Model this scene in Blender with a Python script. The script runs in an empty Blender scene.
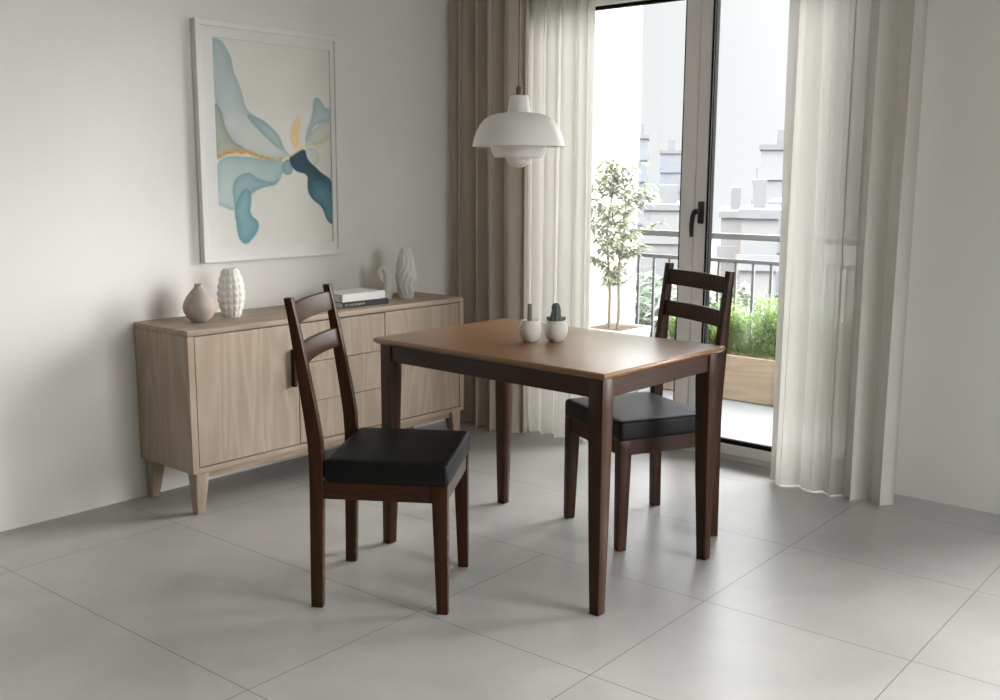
import bpy, bmesh, math, random
from mathutils import Vector, Matrix
R = random.Random(7)
PI = math.pi
C = bpy.context.scene.collection
scn = bpy.context.scene

# ------------------------------------------------------------------ objects
def link(name, bm, m, parent=None, smooth=None, loc=None):
    me = bpy.data.meshes.new(name)
    bmesh.ops.recalc_face_normals(bm, faces=bm.faces)
    bm.to_mesh(me); bm.free()
    mats = m if isinstance(m, (list, tuple)) else [m]
    for q in mats: me.materials.append(q)
    if smooth is not None:
        for p in me.polygons: p.use_smooth = True
        me.set_sharp_from_angle(angle=math.radians(smooth))
    o = bpy.data.objects.new(name, me); C.objects.link(o)
    if parent is not None: o.parent = parent
    if loc is not None: o.location = loc
    return o

def tag(o, label, cat, group=None, kind=None):
    o['label'] = label; o['category'] = cat
    if group: o['group'] = group
    if kind: o['kind'] = kind
    return o

def thing(name, label, cat, loc=(0, 0, 0), rz=0, group=None):
    o = bpy.data.objects.new(name, None); C.objects.link(o)
    o.empty_display_size = .1
    o.location = loc; o.rotation_euler = (0, 0, rz)
    return tag(o, label, cat, group)

def struct(o):
    o['kind'] = 'structure'; return o

def dup(root, loc, rz, label):
    r = root.copy(); C.objects.link(r); r.location = loc; r.rotation_euler = (0, 0, rz); r['label'] = label
    for ch in root.children:
        c = ch.copy(); C.objects.link(c); c.parent = r
        for g in ch.children:
            d = g.copy(); C.objects.link(d); d.parent = c
    return r

# ------------------------------------------------------------------ shapes
def BM(): return bmesh.new()

def box(bm, x0, x1, y0, y1, z0, z1, bev=0, seg=2, mi=0):
    vs = [bm.verts.new((x, y, z)) for z in (z0, z1) for y in (y0, y1) for x in (x0, x1)]
    idx = [(0, 1, 3, 2), (4, 6, 7, 5), (0, 4, 5, 1), (2, 3, 7, 6), (0, 2, 6, 4), (1, 5, 7, 3)]
    fs = [bm.faces.new([vs[i] for i in f]) for f in idx]
    for f in fs: f.material_index = mi
    if bev:
        es = list({e for f in fs for e in f.edges})
        r = bmesh.ops.bevel(bm, geom=es, offset=bev, segments=seg, profile=.5, affect='EDGES')
        for f in r['faces']: f.material_index = mi
    return fs

def loft(bm, rings, cap=True, mi=0):
    """rings: list of lists of points, same count, closed loops"""
    V = [[bm.verts.new(p) for p in r] for r in rings]
    n = len(V[0])
    for a, b in zip(V, V[1:]):
        for i in range(n):
            bm.faces.new((a[i], a[(i+1) % n], b[(i+1) % n], b[i])).material_index = mi
    if cap:
        bm.faces.new(list(reversed(V[0]))).material_index = mi
        bm.faces.new(V[-1]).material_index = mi
    return V

def rect(x0, x1, y0, y1, z): return [(x0, y0, z), (x1, y0, z), (x1, y1, z), (x0, y1, z)]

def bevel_all(bm, off, seg=2, ang=25):
    bmesh.ops.recalc_face_normals(bm, faces=bm.faces)
    es = [e for e in bm.edges if len(e.link_faces) == 2 and e.calc_face_angle(0) > math.radians(ang)]
    bmesh.ops.bevel(bm, geom=es, offset=off, segments=seg, profile=.5, affect='EDGES')

def lathe(bm, prof, n=48, c=(0, 0, 0), mi=0, disp=None):
    """prof: (r, z) list; r=0 ends are closed to a point"""
    rows = []
    for (r, z) in prof:
        if r < 1e-6: rows.append([bm.verts.new((c[0], c[1], c[2]+z))])
        else:
            row = []
            for i in range(n):
                a = 2*PI*i/n
                rr = r if disp is None else disp(r, z, a)
                row.append(bm.verts.new((c[0]+rr*math.cos(a), c[1]+rr*math.sin(a), c[2]+z)))
            rows.append(row)
    for A, B in zip(rows, rows[1:]):
        for i in range(n):
            j = (i+1) % n
            if len(A) == 1 and len(B) == 1: continue
            if len(A) == 1: f = bm.faces.new((A[0], B[j], B[i]))
            elif len(B) == 1: f = bm.faces.new((A[i], A[j], B[0]))
            else: f = bm.faces.new((A[i], A[j], B[j], B[i]))
            f.material_index = mi

def tube(bm, pts, rad, n=8, mi=0):
    """rad: float or list"""
    pts = [Vector(p) for p in pts]; rows = []; a = None
    for k, p in enumerate(pts):
        t = (pts[min(k+1, len(pts)-1)] - pts[max(k-1, 0)]).normalized()
        if a is None:
            a = t.cross(Vector((0, 0, 1)))
            if a.length < 1e-3: a = t.cross(Vector((1, 0, 0)))
        else: a = a - t*a.dot(t)
        a.normalize(); b = t.cross(a)
        r = rad[k] if isinstance(rad, (list, tuple)) else rad
        rows.append([tuple(p + a*(r*math.cos(2*PI*i/n)) + b*(r*math.sin(2*PI*i/n))) for i in range(n)])
    loft(bm, rows, True, mi)

# ------------------------------------------------------------------ materials
def new_mat(name):
    m = bpy.data.materials.new(name); m.use_nodes = True
    nt = m.node_tree; nt.nodes.clear()
    out = nt.nodes.new('ShaderNodeOutputMaterial')
    return m, nt, out

class NT:
    def __init__(s, nt): s.nt = nt
    def n(s, t, **kw):
        q = s.nt.nodes.new(t)
        for k, v in kw.items(): setattr(q, k, v)
        return q
    def l(s, a, b): s.nt.links.new(a, b)

def principled(name, col, rough=.5, spec=.5, noise=0, nscale=20, bump=0, bscale=200, metal=0, coat=0):
    m, nt, out = new_mat(name); g = NT(nt)
    p = g.n('ShaderNodeBsdfPrincipled'); g.l(p.outputs[0], out.inputs[0])
    p.inputs['Base Color'].default_value = (*col, 1); p.inputs['Roughness'].default_value = rough
    p.inputs['Specular IOR Level'].default_value = spec; p.inputs['Metallic'].default_value = metal
    p.inputs['Coat Weight'].default_value = coat
    tc = g.n('ShaderNodeTexCoord')
    if noise:
        nz = g.n('ShaderNodeTexNoise'); nz.inputs['Scale'].default_value = nscale; nz.inputs['Detail'].default_value = 5
        g.l(tc.outputs['Object'], nz.inputs['Vector'])
        mp = g.n('ShaderNodeMapRange'); mp.inputs['From Min'].default_value = .25; mp.inputs['From Max'].default_value = .75
        mp.inputs['To Min'].default_value = 1-noise; mp.inputs['To Max'].default_value = 1+noise
        g.l(nz.outputs[0], mp.inputs[0])
        mx = g.n('ShaderNodeMix', data_type='RGBA', blend_type='MULTIPLY'); mx.inputs[0].default_value = 1
        mx.inputs[6].default_value = (*col, 1); g.l(mp.outputs[0], mx.inputs[7]); g.l(mx.outputs[2], p.inputs['Base Color'])
    if bump:
        nb = g.n('ShaderNodeTexNoise'); nb.inputs['Scale'].default_value = bscale; nb.inputs['Detail'].default_value = 3
        g.l(tc.outputs['Object'], nb.inputs['Vector'])
        b = g.n('ShaderNodeBump'); b.inputs['Strength'].default_value = bump; b.inputs['Distance'].default_value = .002
        g.l(nb.outputs[0], b.inputs['Height']); g.l(b.outputs[0], p.inputs['Normal'])
    return m

def wood(name, c0, c1, axis, rough=.45, spec=.4, ring=14, stretch=.09, fine=160, contrast=1.0, coat=0, detail_w=.35):
    """grain running along axis (0,1,2)"""
    m, nt, out = new_mat(name); g = NT(nt)
    p = g.n('ShaderNodeBsdfPrincipled'); g.l(p.outputs[0], out.inputs[0])
    p.inputs['Roughness'].default_value = rough; p.inputs['Specular IOR Level'].default_value = spec
    p.inputs['Coat Weight'].default_value = coat; p.inputs['Coat Roughness'].default_value = .25
    tc = g.n('ShaderNodeTexCoord'); mp = g.n('ShaderNodeMapping')
    sc = [1, 1, 1]; sc[axis] = stretch; mp.inputs['Scale'].default_value = sc
    oi = g.n('ShaderNodeObjectInfo')
    off = g.n('ShaderNodeVectorMath', operation='SCALE'); off.inputs[0].default_value = (3.1, 5.7, 4.3); g.l(oi.outputs['Random'], off.inputs['Scale'])
    add = g.n('ShaderNodeVectorMath', operation='ADD'); g.l(tc.outputs['Object'], add.inputs[0]); g.l(off.outputs[0], add.inputs[1])
    g.l(add.outputs[0], mp.inputs['Vector'])
    n1 = g.n('ShaderNodeTexNoise'); n1.inputs['Scale'].default_value = ring; n1.inputs['Detail'].default_value = 2; n1.inputs['Distortion'].default_value = .4
    g.l(mp.outputs[0], n1.inputs['Vector'])
    # contour lines of the low noise make cathedral figure
    mul = g.n('ShaderNodeMath', operation='MULTIPLY'); mul.inputs[1].default_value = 9
    g.l(n1.outputs[0], mul.inputs[0])
    fr = g.n('ShaderNodeMath', operation='PINGPONG'); fr.inputs[1].default_value = .5; g.l(mul.outputs[0], fr.inputs[0])
    n2 = g.n('ShaderNodeTexNoise'); n2.inputs['Scale'].default_value = fine; n2.inputs['Detail'].default_value = 4
    mp2 = g.n('ShaderNodeMapping'); sc2 = [1, 1, 1]; sc2[axis] = .03; mp2.inputs['Scale'].default_value = sc2
    g.l(add.outputs[0], mp2.inputs['Vector']); g.l(mp2.outputs[0], n2.inputs['Vector'])
    mixf = g.n('ShaderNodeMix', data_type='FLOAT'); mixf.inputs[0].default_value = 1-detail_w
    g.l(n2.outputs[0], mixf.inputs[2]); g.l(fr.outputs[0], mixf.inputs[3])
    cr = g.n('ShaderNodeValToRGB'); cr.color_ramp.elements[0].position = .5-.4/contrast*.8; cr.color_ramp.elements[1].position = .5+.35/contrast*.6
    cr.color_ramp.elements[0].color = (*c0, 1); cr.color_ramp.elements[1].color = (*c1, 1)
    g.l(mixf.outputs[0], cr.inputs[0]); g.l(cr.outputs[0], p.inputs['Base Color'])
    b = g.n('ShaderNodeBump'); b.inputs['Strength'].default_value = .08; b.inputs['Distance'].default_value = .001
    g.l(n2.outputs[0], b.inputs['Height']); g.l(b.outputs[0], p.inputs['Normal'])
    return m

DK0, DK1 = (.030, .0100, .0033), (.060, .0208, .0074)
dark = [wood('walnut_stain_%d' % a, DK0, DK1, a, rough=.34, spec=.24, coat=0) for a in range(3)]
top_wood = wood('tabletop_wood', (.20, .094, .034), (.275, .138, .055), 0, rough=.3, spec=.5, ring=10, stretch=.06, coat=.35, contrast=.8)
OK0, OK1 = (.325, .252, .185), (.445, .358, .277)
oak = [wood('pale_oak_%d' % a, OK0, OK1, a, rough=.55, spec=.3, ring=6, stretch=.12, fine=260, contrast=1.3, detail_w=.45) for a in range(3)]
plank = wood('planter_wood', (.17, .128, .086), (.235, .188, .135), 0, rough=.7, spec=.2, ring=6, stretch=.1)
leather = principled('black_leather', (.0034, .0036, .0034), .5, .24, bump=.25, bscale=260)
wall_m = principled('wall_paint', (.84, .83, .805), .85, .2, noise=.015, nscale=3, bump=.06, bscale=120)
ceil_m = principled('ceiling_paint', (.82, .81, .79), .9, .2, noise=.01, nscale=3)
white_frame = principled('frame_white', (.80, .80, .785), .45, .4, noise=.01)
mat_board = principled('mat_board', (.80, .795, .775), .8, .2, noise=.01)
upvc = principled('door_profile', (.80, .78, .755), .4, .4, noise=.01)
gasket = principled('black_gasket', (.006, .006, .006), .7, .1, noise=.05)
handle_m = principled('black_handle', (.012, .011, .010), .35, .5, noise=.05)
cer_white = principled('white_ceramic', (.74, .73, .69), .6, .3, noise=.03, nscale=60, bump=.15, bscale=300)
cer_taupe = principled('taupe_ceramic', (.40, .347, .297), .7, .25, noise=.06, nscale=40, bump=.15, bscale=250)
lamp_white = principled('lamp_enamel', (.80, .79, .76), .4, .45, noise=.01)
globe_m = principled('opal_glass', (.82, .80, .77), .3, .5, noise=.01)
brown_metal = principled('brown_metal', (.16, .115, .075), .45, .5, metal=.4, noise=.05)
paper = principled('book_paper', (.78, .775, .75), .7, .2, noise=.03, nscale=120)
cover_white = principled('book_cover_white', (.82, .82, .80), .5, .3, noise=.01)
cover_dark = principled('book_cover_dark', (.022, .027, .023), .5, .3, noise=.08)
spine_txt = principled('spine_lettering', (.42, .43, .40), .6, .2, noise=.05)
rail_m = principled('railing_grey', (.042, .043, .042), .5, .4, noise=.05)
balc_wall = principled('balcony_render', (.20, .192, .172), .9, .1, noise=.03, nscale=6, bump=.1)
balc_floor = principled('balcony_paving', (.10, .101, .10), .8, .2, noise=.04, nscale=8)
soil = principled('soil', (.045, .03, .02), .95, .1, noise=.3, nscale=60, bump=.6, bscale=80)
pot_m = principled('pale_planter', (.3, .29, .27), .7, .2, noise=.04)
bark = principled('bark', (.13, .105, .08), .9, .1, noise=.2, nscale=60, bump=.3, bscale=150)
cactus = principled('cactus_green', (.15, .185, .155), .8, .2, noise=.25, nscale=150, bump=.4, bscale=300)
stem_m = principled('grey_stem', (.20, .195, .17), .8, .2, noise=.2, nscale=150)

def leafmat(name, c0, c1):
    m, nt, out = new_mat(name); g = NT(nt)
    gi = g.n('ShaderNodeNewGeometry'); cr = g.n('ShaderNodeValToRGB')
    cr.color_ramp.elements[0].color = (*c0, 1); cr.color_ramp.elements[1].color = (*c1, 1)
    g.l(gi.outputs['Random Per Island'], cr.inputs[0])
    d = g.n('ShaderNodeBsdfPrincipled'); d.inputs['Roughness'].default_value = .5; g.l(cr.outputs[0], d.inputs['Base Color'])
    t = g.n('ShaderNodeBsdfTranslucent'); g.l(cr.outputs[0], t.inputs[0])
    mx = g.n('ShaderNodeMixShader'); mx.inputs[0].default_value = .4
    g.l(d.outputs[0], mx.inputs[1]); g.l(t.outputs[0], mx.inputs[2]); g.l(mx.outputs[0], out.inputs[0])
    return m
leaf_tree = leafmat('ficus_leaf', (.10, .125, .07), (.175, .205, .13))
leaf_herb = leafmat('herb_leaf', (.10, .17, .035), (.22, .31, .09))
leaf_far = leafmat('far_foliage', (.10, .125, .10), (.15, .175, .14))

def fabric(name, col, trans, transl, weave=900):
    m, nt, out = new_mat(name); g = NT(nt)
    tc = g.n('ShaderNodeTexCoord')
    nz = g.n('ShaderNodeTexNoise'); nz.inputs['Scale'].default_value = 6; nz.inputs['Detail'].default_value = 4
    mp = g.n('ShaderNodeMapping'); mp.inputs['Scale'].default_value = (40, 40, 1.2)
    g.l(tc.outputs['Object'], mp.inputs[0]); g.l(mp.outputs[0], nz.inputs['Vector'])
    cr = g.n('ShaderNodeValToRGB')
    cr.color_ramp.elements[0].color = tuple(c*.93 for c in col)+(1,); cr.color_ramp.elements[1].color = tuple(c*1.05 for c in col)+(1,)
    g.l(nz.outputs[0], cr.inputs[0])
    d = g.n('ShaderNodeBsdfDiffuse'); g.l(cr.outputs[0], d.inputs[0])
    t = g.n('ShaderNodeBsdfTranslucent'); g.l(cr.outputs[0], t.inputs[0])
    m1 = g.n('ShaderNodeMixShader'); m1.inputs[0].default_value = transl
    g.l(d.outputs[0], m1.inputs[1]); g.l(t.outputs[0], m1.inputs[2])
    if trans:
        tr = g.n('ShaderNodeBsdfTransparent'); m2 = g.n('ShaderNodeMixShader'); m2.inputs[0].default_value = trans
        g.l(m1.outputs[0], m2.inputs[1]); g.l(tr.outputs[0], m2.inputs[2]); g.l(m2.outputs[0], out.inputs[0])
    else: g.l(m1.outputs[0], out.inputs[0])
    return m
drape_m = fabric('beige_linen', (.515, .46, .385), 0, .04)
sheer_m = fabric('white_voile', (.71, .695, .655), .05, .25)

def glass_mat():
    m, nt, out = new_mat('pane_glass'); g = NT(nt)
    tr = g.n('ShaderNodeBsdfTransparent'); tr.inputs[0].default_value = (.965, .965, .965, 1)
    gl = g.n('ShaderNodeBsdfGlossy'); gl.inputs['Roughness'].default_value = .02
    fr = g.n('ShaderNodeFresnel'); fr.inputs['IOR'].default_value = 1.45
    mx = g.n('ShaderNodeMixShader'); g.l(fr.outputs[0], mx.inputs[0]); g.l(tr.outputs[0], mx.inputs[1]); g.l(gl.outputs[0], mx.inputs[2])
    g.l(mx.outputs[0], out.inputs[0]); return m
glass = glass_mat()

TILE, TOX, TOY, TRR = .6258, -2.1148, 2.074, .029
def tile_mat():
    m, nt, out = new_mat('porcelain_tiles'); g = NT(nt)
    p = g.n('ShaderNodeBsdfPrincipled'); g.l(p.outputs[0], out.inputs[0])
    tc = g.n('ShaderNodeTexCoord')
    mp = g.n('ShaderNodeMapping', vector_type='TEXTURE'); mp.inputs['Location'].default_value = (TOX, TOY, 0); mp.inputs['Rotation'].default_value = (0, 0, TRR)
    g.l(tc.outputs['Object'], mp.inputs[0])
    sp = g.n('ShaderNodeSeparateXYZ'); g.l(mp.outputs[0], sp.inputs[0])
    def M(op, a, b=None, c=None):
        q = g.n('ShaderNodeMath', operation=op)
        for k, v in enumerate((a, b, c)):
            if v is None: continue
            if isinstance(v, (int, float)): q.inputs[k].default_value = v
            else: g.l(v, q.inputs[k])
        return q.outputs[0]
    GW = .0015
    def joint(coord):
        t_ = M('DIVIDE', coord, TILE); r_ = M('ROUND', t_); d_ = M('MULTIPLY', M('ABSOLUTE', M('SUBTRACT', t_, r_)), TILE)
        return M('LESS_THAN', d_, GW), r_, t_
    jx, rx, tx = joint(sp.outputs[0]); jy, ry, ty = joint(sp.outputs[1])
    # large-format pieces: some cross joints are absent
    gone = M('MAXIMUM', M('COMPARE', rx, -1, .1), M('MULTIPLY', M('COMPARE', rx, 0, .1), M('GREATER_THAN', ty, 1.0)))
    grout = M('MAXIMUM', M('MULTIPLY', jx, M('SUBTRACT', 1, gone)), jy)
    br = g.n('ShaderNodeMix', data_type='RGBA'); g.l(grout, br.inputs[0])
    br.inputs[6].default_value = (.385, .376, .361, 1); br.inputs[7].default_value = (.14, .122, .108, 1)
    nz = g.n('ShaderNodeTexNoise'); nz.inputs['Scale'].default_value = 2.6; nz.inputs['Detail'].default_value = 6; nz.inputs['Roughness'].default_value = .6; nz.inputs['Distortion'].default_value = .7
    g.l(mp.outputs[0], nz.inputs['Vector'])
    mr = g.n('ShaderNodeMapRange'); mr.inputs['From Min'].default_value = .3; mr.inputs['From Max'].default_value = .7; mr.inputs['To Min'].default_value = .86; mr.inputs['To Max'].default_value = 1.08
    g.l(nz.outputs[0], mr.inputs[0])
    mx = g.n('ShaderNodeMix', data_type='RGBA', blend_type='MULTIPLY'); mx.inputs[0].default_value = 1
    g.l(br.outputs[2], mx.inputs[6]); g.l(mr.outputs[0], mx.inputs[7]); g.l(mx.outputs[2], p.inputs['Base Color'])
    rr = g.n('ShaderNodeMapRange'); rr.inputs['To Min'].default_value = .30; rr.inputs['To Max'].default_value = .40
    g.l(nz.outputs[0], rr.inputs[0]); g.l(rr.outputs[0], p.inputs['Roughness'])
    p.inputs['Specular IOR Level'].default_value = .5
    bp = g.n('ShaderNodeBump'); bp.invert = True; bp.inputs['Strength'].default_value = .5; bp.inputs['Distance'].default_value = .002
    g.l(grout, bp.inputs['Height']); g.l(bp.outputs[0], p.inputs['Normal'])
    return m
tiles = tile_mat()

# ------------------------------------------------------------------ room shell
XL, XR, YF, YB, ZC = -3.755, 1.75, -4.5, 4.215, 2.66
WT = .16
bm = BM(); box(bm, XL-WT, XR+WT, YF-WT, YB+WT, -.1, 0); struct(link('floor', bm, tiles))
bm = BM(); box(bm, XL-WT, XR+WT, YF-WT, YB+WT, ZC, ZC+.15); struct(link('ceiling', bm, ceil_m))
bm = BM(); box(bm, XL-WT, XL, YF-WT, YB+WT, 0, ZC); struct(link('wall_left', bm, wall_m))
bm = BM(); box(bm, XL, XR, YF-WT, YF, 0, ZC); struct(link('wall_front', bm, principled('fill_cut_paint', (.20, .175, .15), .85, .2, noise=.02, nscale=3)))  # unseen wall, coloured dark and set far back to weaken bounced fill light
OX0, OX1, OZ = -3.43, -1.56, 2.21            # balcony door opening
WX0, WX1, WZ1 = -.82, 1.45, 2.30             # second window of the same wall, right of the photo's edge
bm = BM()
box(bm, XL, OX0, YB, YB+WT, 0, ZC); box(bm, OX1, WX0, YB, YB+WT, 0, ZC); box(bm, OX0, OX1, YB, YB+WT, OZ, ZC)
box(bm, WX1, XR, YB, YB+WT, 0, ZC); box(bm, WX0, WX1, YB, YB+WT, WZ1, ZC)
struct(link('wall_back', bm, wall_m))
VY0, VY1, VZ0, VZ1 = 2.25, 4.0, .35, 2.42      # unseen side window right of the camera, added to brighten the room
bm = BM()
box(bm, XR, XR+WT, YF-WT, VY0, 0, ZC); box(bm, XR, XR+WT, VY1, YB+WT, 0, ZC)
box(bm, XR, XR+WT, VY0, VY1, 0, VZ0); box(bm, XR, XR+WT, VY0, VY1, VZ1, ZC)
struct(link('wall_right', bm, wall_m))
w = bpy.data.objects.new('window_2_added', None); C.objects.link(w); struct(w)
bm = BM(); f = .06; ym = (VY0+VY1)/2
for (a, b, c, d) in ((VY0, VY1, VZ0, VZ0+f), (VY0, VY1, VZ1-f, VZ1), (VY0, VY0+f, VZ0+f, VZ1-f), (VY1-f, VY1, VZ0+f, VZ1-f), (ym-f/2, ym+f/2, VZ0+f, VZ1-f)):
    box(bm, XR+.04, XR+.10, a, b, c, d, .004)
link('window_frame', bm, upvc, w)
for a, b in ((VY0+f, ym-f/2), (ym+f/2, VY1-f)):
    bm = BM(); box(bm, XR+.065, XR+.071, a, b, VZ0+f, VZ1-f); link('pane', bm, glass, w)
w = bpy.data.objects.new('window_1', None); C.objects.link(w); struct(w)
bm = BM(); f = .06; xm = (WX0+WX1)/2; ya, yb = YB+.03, YB+.09
for (a, b, c, d) in ((WX0, WX1, 0, f), (WX0, WX1, WZ1-f, WZ1), (WX0, WX0+f, f, WZ1-f), (WX1-f, WX1, f, WZ1-f), (xm-f/2, xm+f/2, f, WZ1-f)):
    box(bm, a, b, ya, yb, c, d, .004)
link('window_frame', bm, upvc, w)
for a, b in ((WX0+f, xm-f/2), (xm+f/2, WX1-f)):
    bm = BM(); box(bm, a, b, YB+.055, YB+.061, f, WZ1-f); link('pane', bm, glass, w)

# ------------------------------------------------------------------ balcony door
DY0, DY1 = YB+.005, YB+.075
door = bpy.data.objects.new('door_1', None); C.objects.link(door); struct(door)
bm = BM()
box(bm, OX0, OX0+.05, DY0, DY1+.03, 0, OZ, .004); box(bm, OX1-.05, OX1, DY0, DY1+.03, 0, OZ, .004)
box(bm, OX0+.05, OX1-.05, DY0, DY1+.03, OZ-.045, OZ, .004); box(bm, OX0+.05, OX1-.05, DY0, DY1+.03, 0, .026, .004)
link('door_frame', bm, upvc, door)
GZ0, GZ1 = .076, 2.092
def leaf(x0, x1, sl, sr, gl, gr, parent):
    bm = BM()
    box(bm, x0, x0+sl, DY0-.012, DY0+.036, .028, OZ-.047, .004); box(bm, x1-sr, x1, DY0-.012, DY0+.036, .028, OZ-.047, .004)
    box(bm, x0+sl, x1-sr, DY0-.012, DY0+.036, .028, GZ0, .004); box(bm, x0+sl, x1-sr, DY0-.012, DY0+.036, GZ1, OZ-.047, .004)
    lf = link('door_leaf', bm, upvc, parent)
    bm = BM(); a, b = x0+sl, x1-sr
    box(bm, a, a+gl, DY0-.009, DY0+.020, GZ0, GZ1); box(bm, b-gr, b, DY0-.004, DY0+.020, GZ0, GZ1)
    box(bm, a+gl, b-gr, DY0-.004, DY0+.02, GZ0, GZ0+.020); box(bm, a+gl, b-gr, DY0-.004, DY0+.02, GZ1-.016, GZ1)
    link('gasket', bm, gasket, lf)
    bm = BM(); box(bm, a+gl*.5, b-gr*.5, DY0+.008, DY0+.014, GZ0+.01, GZ1-.011); link('pane', bm, glass, lf)
    return lf
SEAM = -2.466
leaf(OX0+.052, SEAM-.0015, .075, .073, .008, .009, door)
rl = leaf(SEAM+.0015, OX1-.052, .057, .075, .019, .008, door)
# thin bright glazing bead beside the thick gasket
bm = BM(); box(bm, SEAM+.0585+.0120, SEAM+.0585+.0140, DY0-.0115, DY0+.0, GZ0+.02, GZ1-.02); link('glazing_bead', bm, upvc, rl)
bm = BM()
hx, hy = -2.429, DY0-.012
box(bm, hx-.015, hx+.015, hy-.012, hy, 1.080, 1.180, .005, 3)
tube(bm, [(hx, hy-.008, 1.135), (hx, hy-.045, 1.135)], .011, 12)
tube(bm, [(hx+.004, hy-.045, 1.142), (hx-.008, hy-.050, 1.134), (hx-.015, hy-.052, 1.112), (hx-.019, hy-.052, 1.075), (hx-.020, hy-.05, 1.045), (hx-.019, hy-.048, 1.022)], [.010, .0115, .0115, .0105, .010, .009], 12)
link('door_handle', bm, handle_m, rl, 40)

# ------------------------------------------------------------------ dining table
TL, TW, TH = .983, .682, .74
t = thing('dining_table', 'brown wooden dining table with square tapered legs in the middle of the room', 'table', (-2.1565, 2.7321, 0), -.0113)
l, w2 = TL/2, TW/2
bm = BM()
TT = .020
V = loft(bm, [rect(-l+.008, l-.008, -w2+.008, w2-.008, TH-TT), rect(-l, l, -w2, w2, TH-TT+.008), rect(-l, l, -w2, w2, TH-.004), rect(-l+.004, l-.004, -w2+.004, w2-.004, TH)])
bevel_all(bm, .0015, 2, 20)
link('tabletop', bm, top_wood, t, 35)
IN = .017
for sx in (-1, 1):
    for sy in (-1, 1):
        bm = BM()
        ox, oy = sx*(l-IN), sy*(w2-IN)
        def ring(z, wd):
            xs = sorted((ox, ox-sx*wd)); ys = sorted((oy, oy-sy*wd)); return rect(xs[0], xs[1], ys[0], ys[1], z)
        loft(bm, [ring(0, .034), ring(.012, .0345), ring(.30, .045), ring(.62, .0525), ring(TH-TT, .0525)])
        bevel_all(bm, .002, 2, 40)
        link('leg', bm, dark[2], t, 40)
AZ0, AZ1, A_I = .660, TH-TT, .022
for sy in (-1, 1):
    bm = BM(); ys = sorted((sy*(w2-A_I), sy*(w2-A_I-.02))); box(bm, -l+IN+.05, l-IN-.05, ys[0], ys[1], AZ0, AZ1, .002); link('apron', bm, dark[0], t)
for sx in (-1, 1):
    bm = BM(); xs = sorted((sx*(l-A_I), sx*(l-A_I-.02))); box(bm, xs[0], xs[1], -w2+IN+.05, w2-IN-.05, AZ0, AZ1, .002); link('apron', bm, dark[1], t)

# ------------------------------------------------------------------ chairs
def make_chair(label, loc, rz, lean=1.0, top=.942):
    t = thing('dining_chair', label, 'chair', loc, rz, 'ladder back dining chairs')
    yo = .207
    prof = [(0, -.210, -.174), (.2, -.208, -.169), (.345, -.206, -.165), (.45, -.205, -.163), (.52, -.209, -.166), (.60, -.219, -.178), (.70, -.233, -.1965), (.80, -.246, -.2155), (.88, -.2575, -.232), (.942, -.2685, -.2455)]
    prof = [(z if z < .5 else .5+(z-.5)*(top-.5)/.442, a+(.205+a)*(lean-1) if z > .5 else a, b+(.205+a)*(lean-1) if z > .5 else b) for (z, a, b) in prof]
    for s in (-1, 1):
        bm = BM(); rings = []
        for (z, a, b) in prof:
            ys = sorted((s*yo, s*(yo-.029))); rings.append(rect(a, b, ys[0], ys[1], z))
        loft(bm, rings); bevel_all(bm, .0022, 2, 40); link('back_post', bm, dark[2], t, 40)
    for s in (-1, 1):
        bm = BM()
        def rg(z, dx, dy):
            ys = sorted((s*yo, s*(yo-dy))); return rect(.2105-dx, .2105, ys[0], ys[1], z)
        loft(bm, [rg(0, .033, .030), rg(.01, .034, .031), rg(.25, .043, .036), rg(.345, .046, .038), rg(.397, .046, .038)])
        bevel_all(bm, .0022, 2, 40); link('leg', bm, dark[2], t, 40)
    z0, z1 = .343, .396
    for s in (-1, 1):
        ys = sorted((s*(yo-.004), s*(yo-.022)))
        bm = BM(); box(bm, -.166, .166, ys[0], ys[1], z0, z1, .0015); link('seat_rail', bm, dark[0], t)
    bm = BM(); box(bm, .188, .2065, -.170, .170, z0, z1, .0015); link('seat_rail', bm, dark[1], t)
    bm = BM(); box(bm, -.198, -.178, -.179, .179, z0, z1, .0015); link('seat_rail', bm, dark[1], t)
    # curved back slats
    def pf(z):
        for (za, a0, b0), (zb, a1, b1) in zip(prof, prof[1:]):
            if za <= z <= zb:
                k = (z-za)/(zb-za); return ((a0+a1+(0))/2 if 0 else (a0+(a1-a0)*k + b0+(b1-b0)*k)/2)
        return -.25
    for (za, zb) in ((top-.080, top-.022), (top-.200, top-.142)):
        bm = BM(); rings = []
        N = 12
        for i in range(N+1):
            y = -.180 + .360*i/N; u = 1-(y/.180)**2; bend = -.016*u
            th = .009
            rings.append([(pf(za)+bend-th, y, za), (pf(za)+bend+th, y, za), (pf(zb)+bend+th, y, zb+.0005*u), (pf(zb)+bend-th, y, zb+.0005*u)])
        loft(bm, rings); bevel_all(bm, .002, 2, 50); link('back_slat', bm, dark[1], t, 40)
    # leather cushion: rounded box, slightly crowned
    bm = BM()
    x0, x1, y0, y1 = -.160, .214, -.209, .209
    def rr(ins, z, r):
        pts = []
        for (cx, cy, a0) in ((x1-ins-r, y1-ins-r, 0), (x0+ins+r, y1-ins-r, 90), (x0+ins+r, y0+ins+r, 180), (x1-ins-r, y0+ins+r, 270)):
            for k in range(6):
                a = math.radians(a0+18*k); pts.append((cx+r*math.cos(a), cy+r*math.sin(a), z))
        return pts
    rg = [rr(.004, .3965, .012), rr(.0005, .400, .013), rr(0, .410, .013), rr(0, .452, .013), rr(.0012, .4575, .013), rr(.0045, .4625, .013), rr(.010, .4650, .012), rr(.020, .4662, .012), rr(.06, .4675, .012), rr(.14, .468, .012)]
    loft(bm, rg); link('cushion', bm, leather, t, 50)
    return t
ch = make_chair('brown wooden chair with black cushion standing nearest, between sideboard and table', (-2.3191, 2.1704, 0), .5861)
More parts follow.
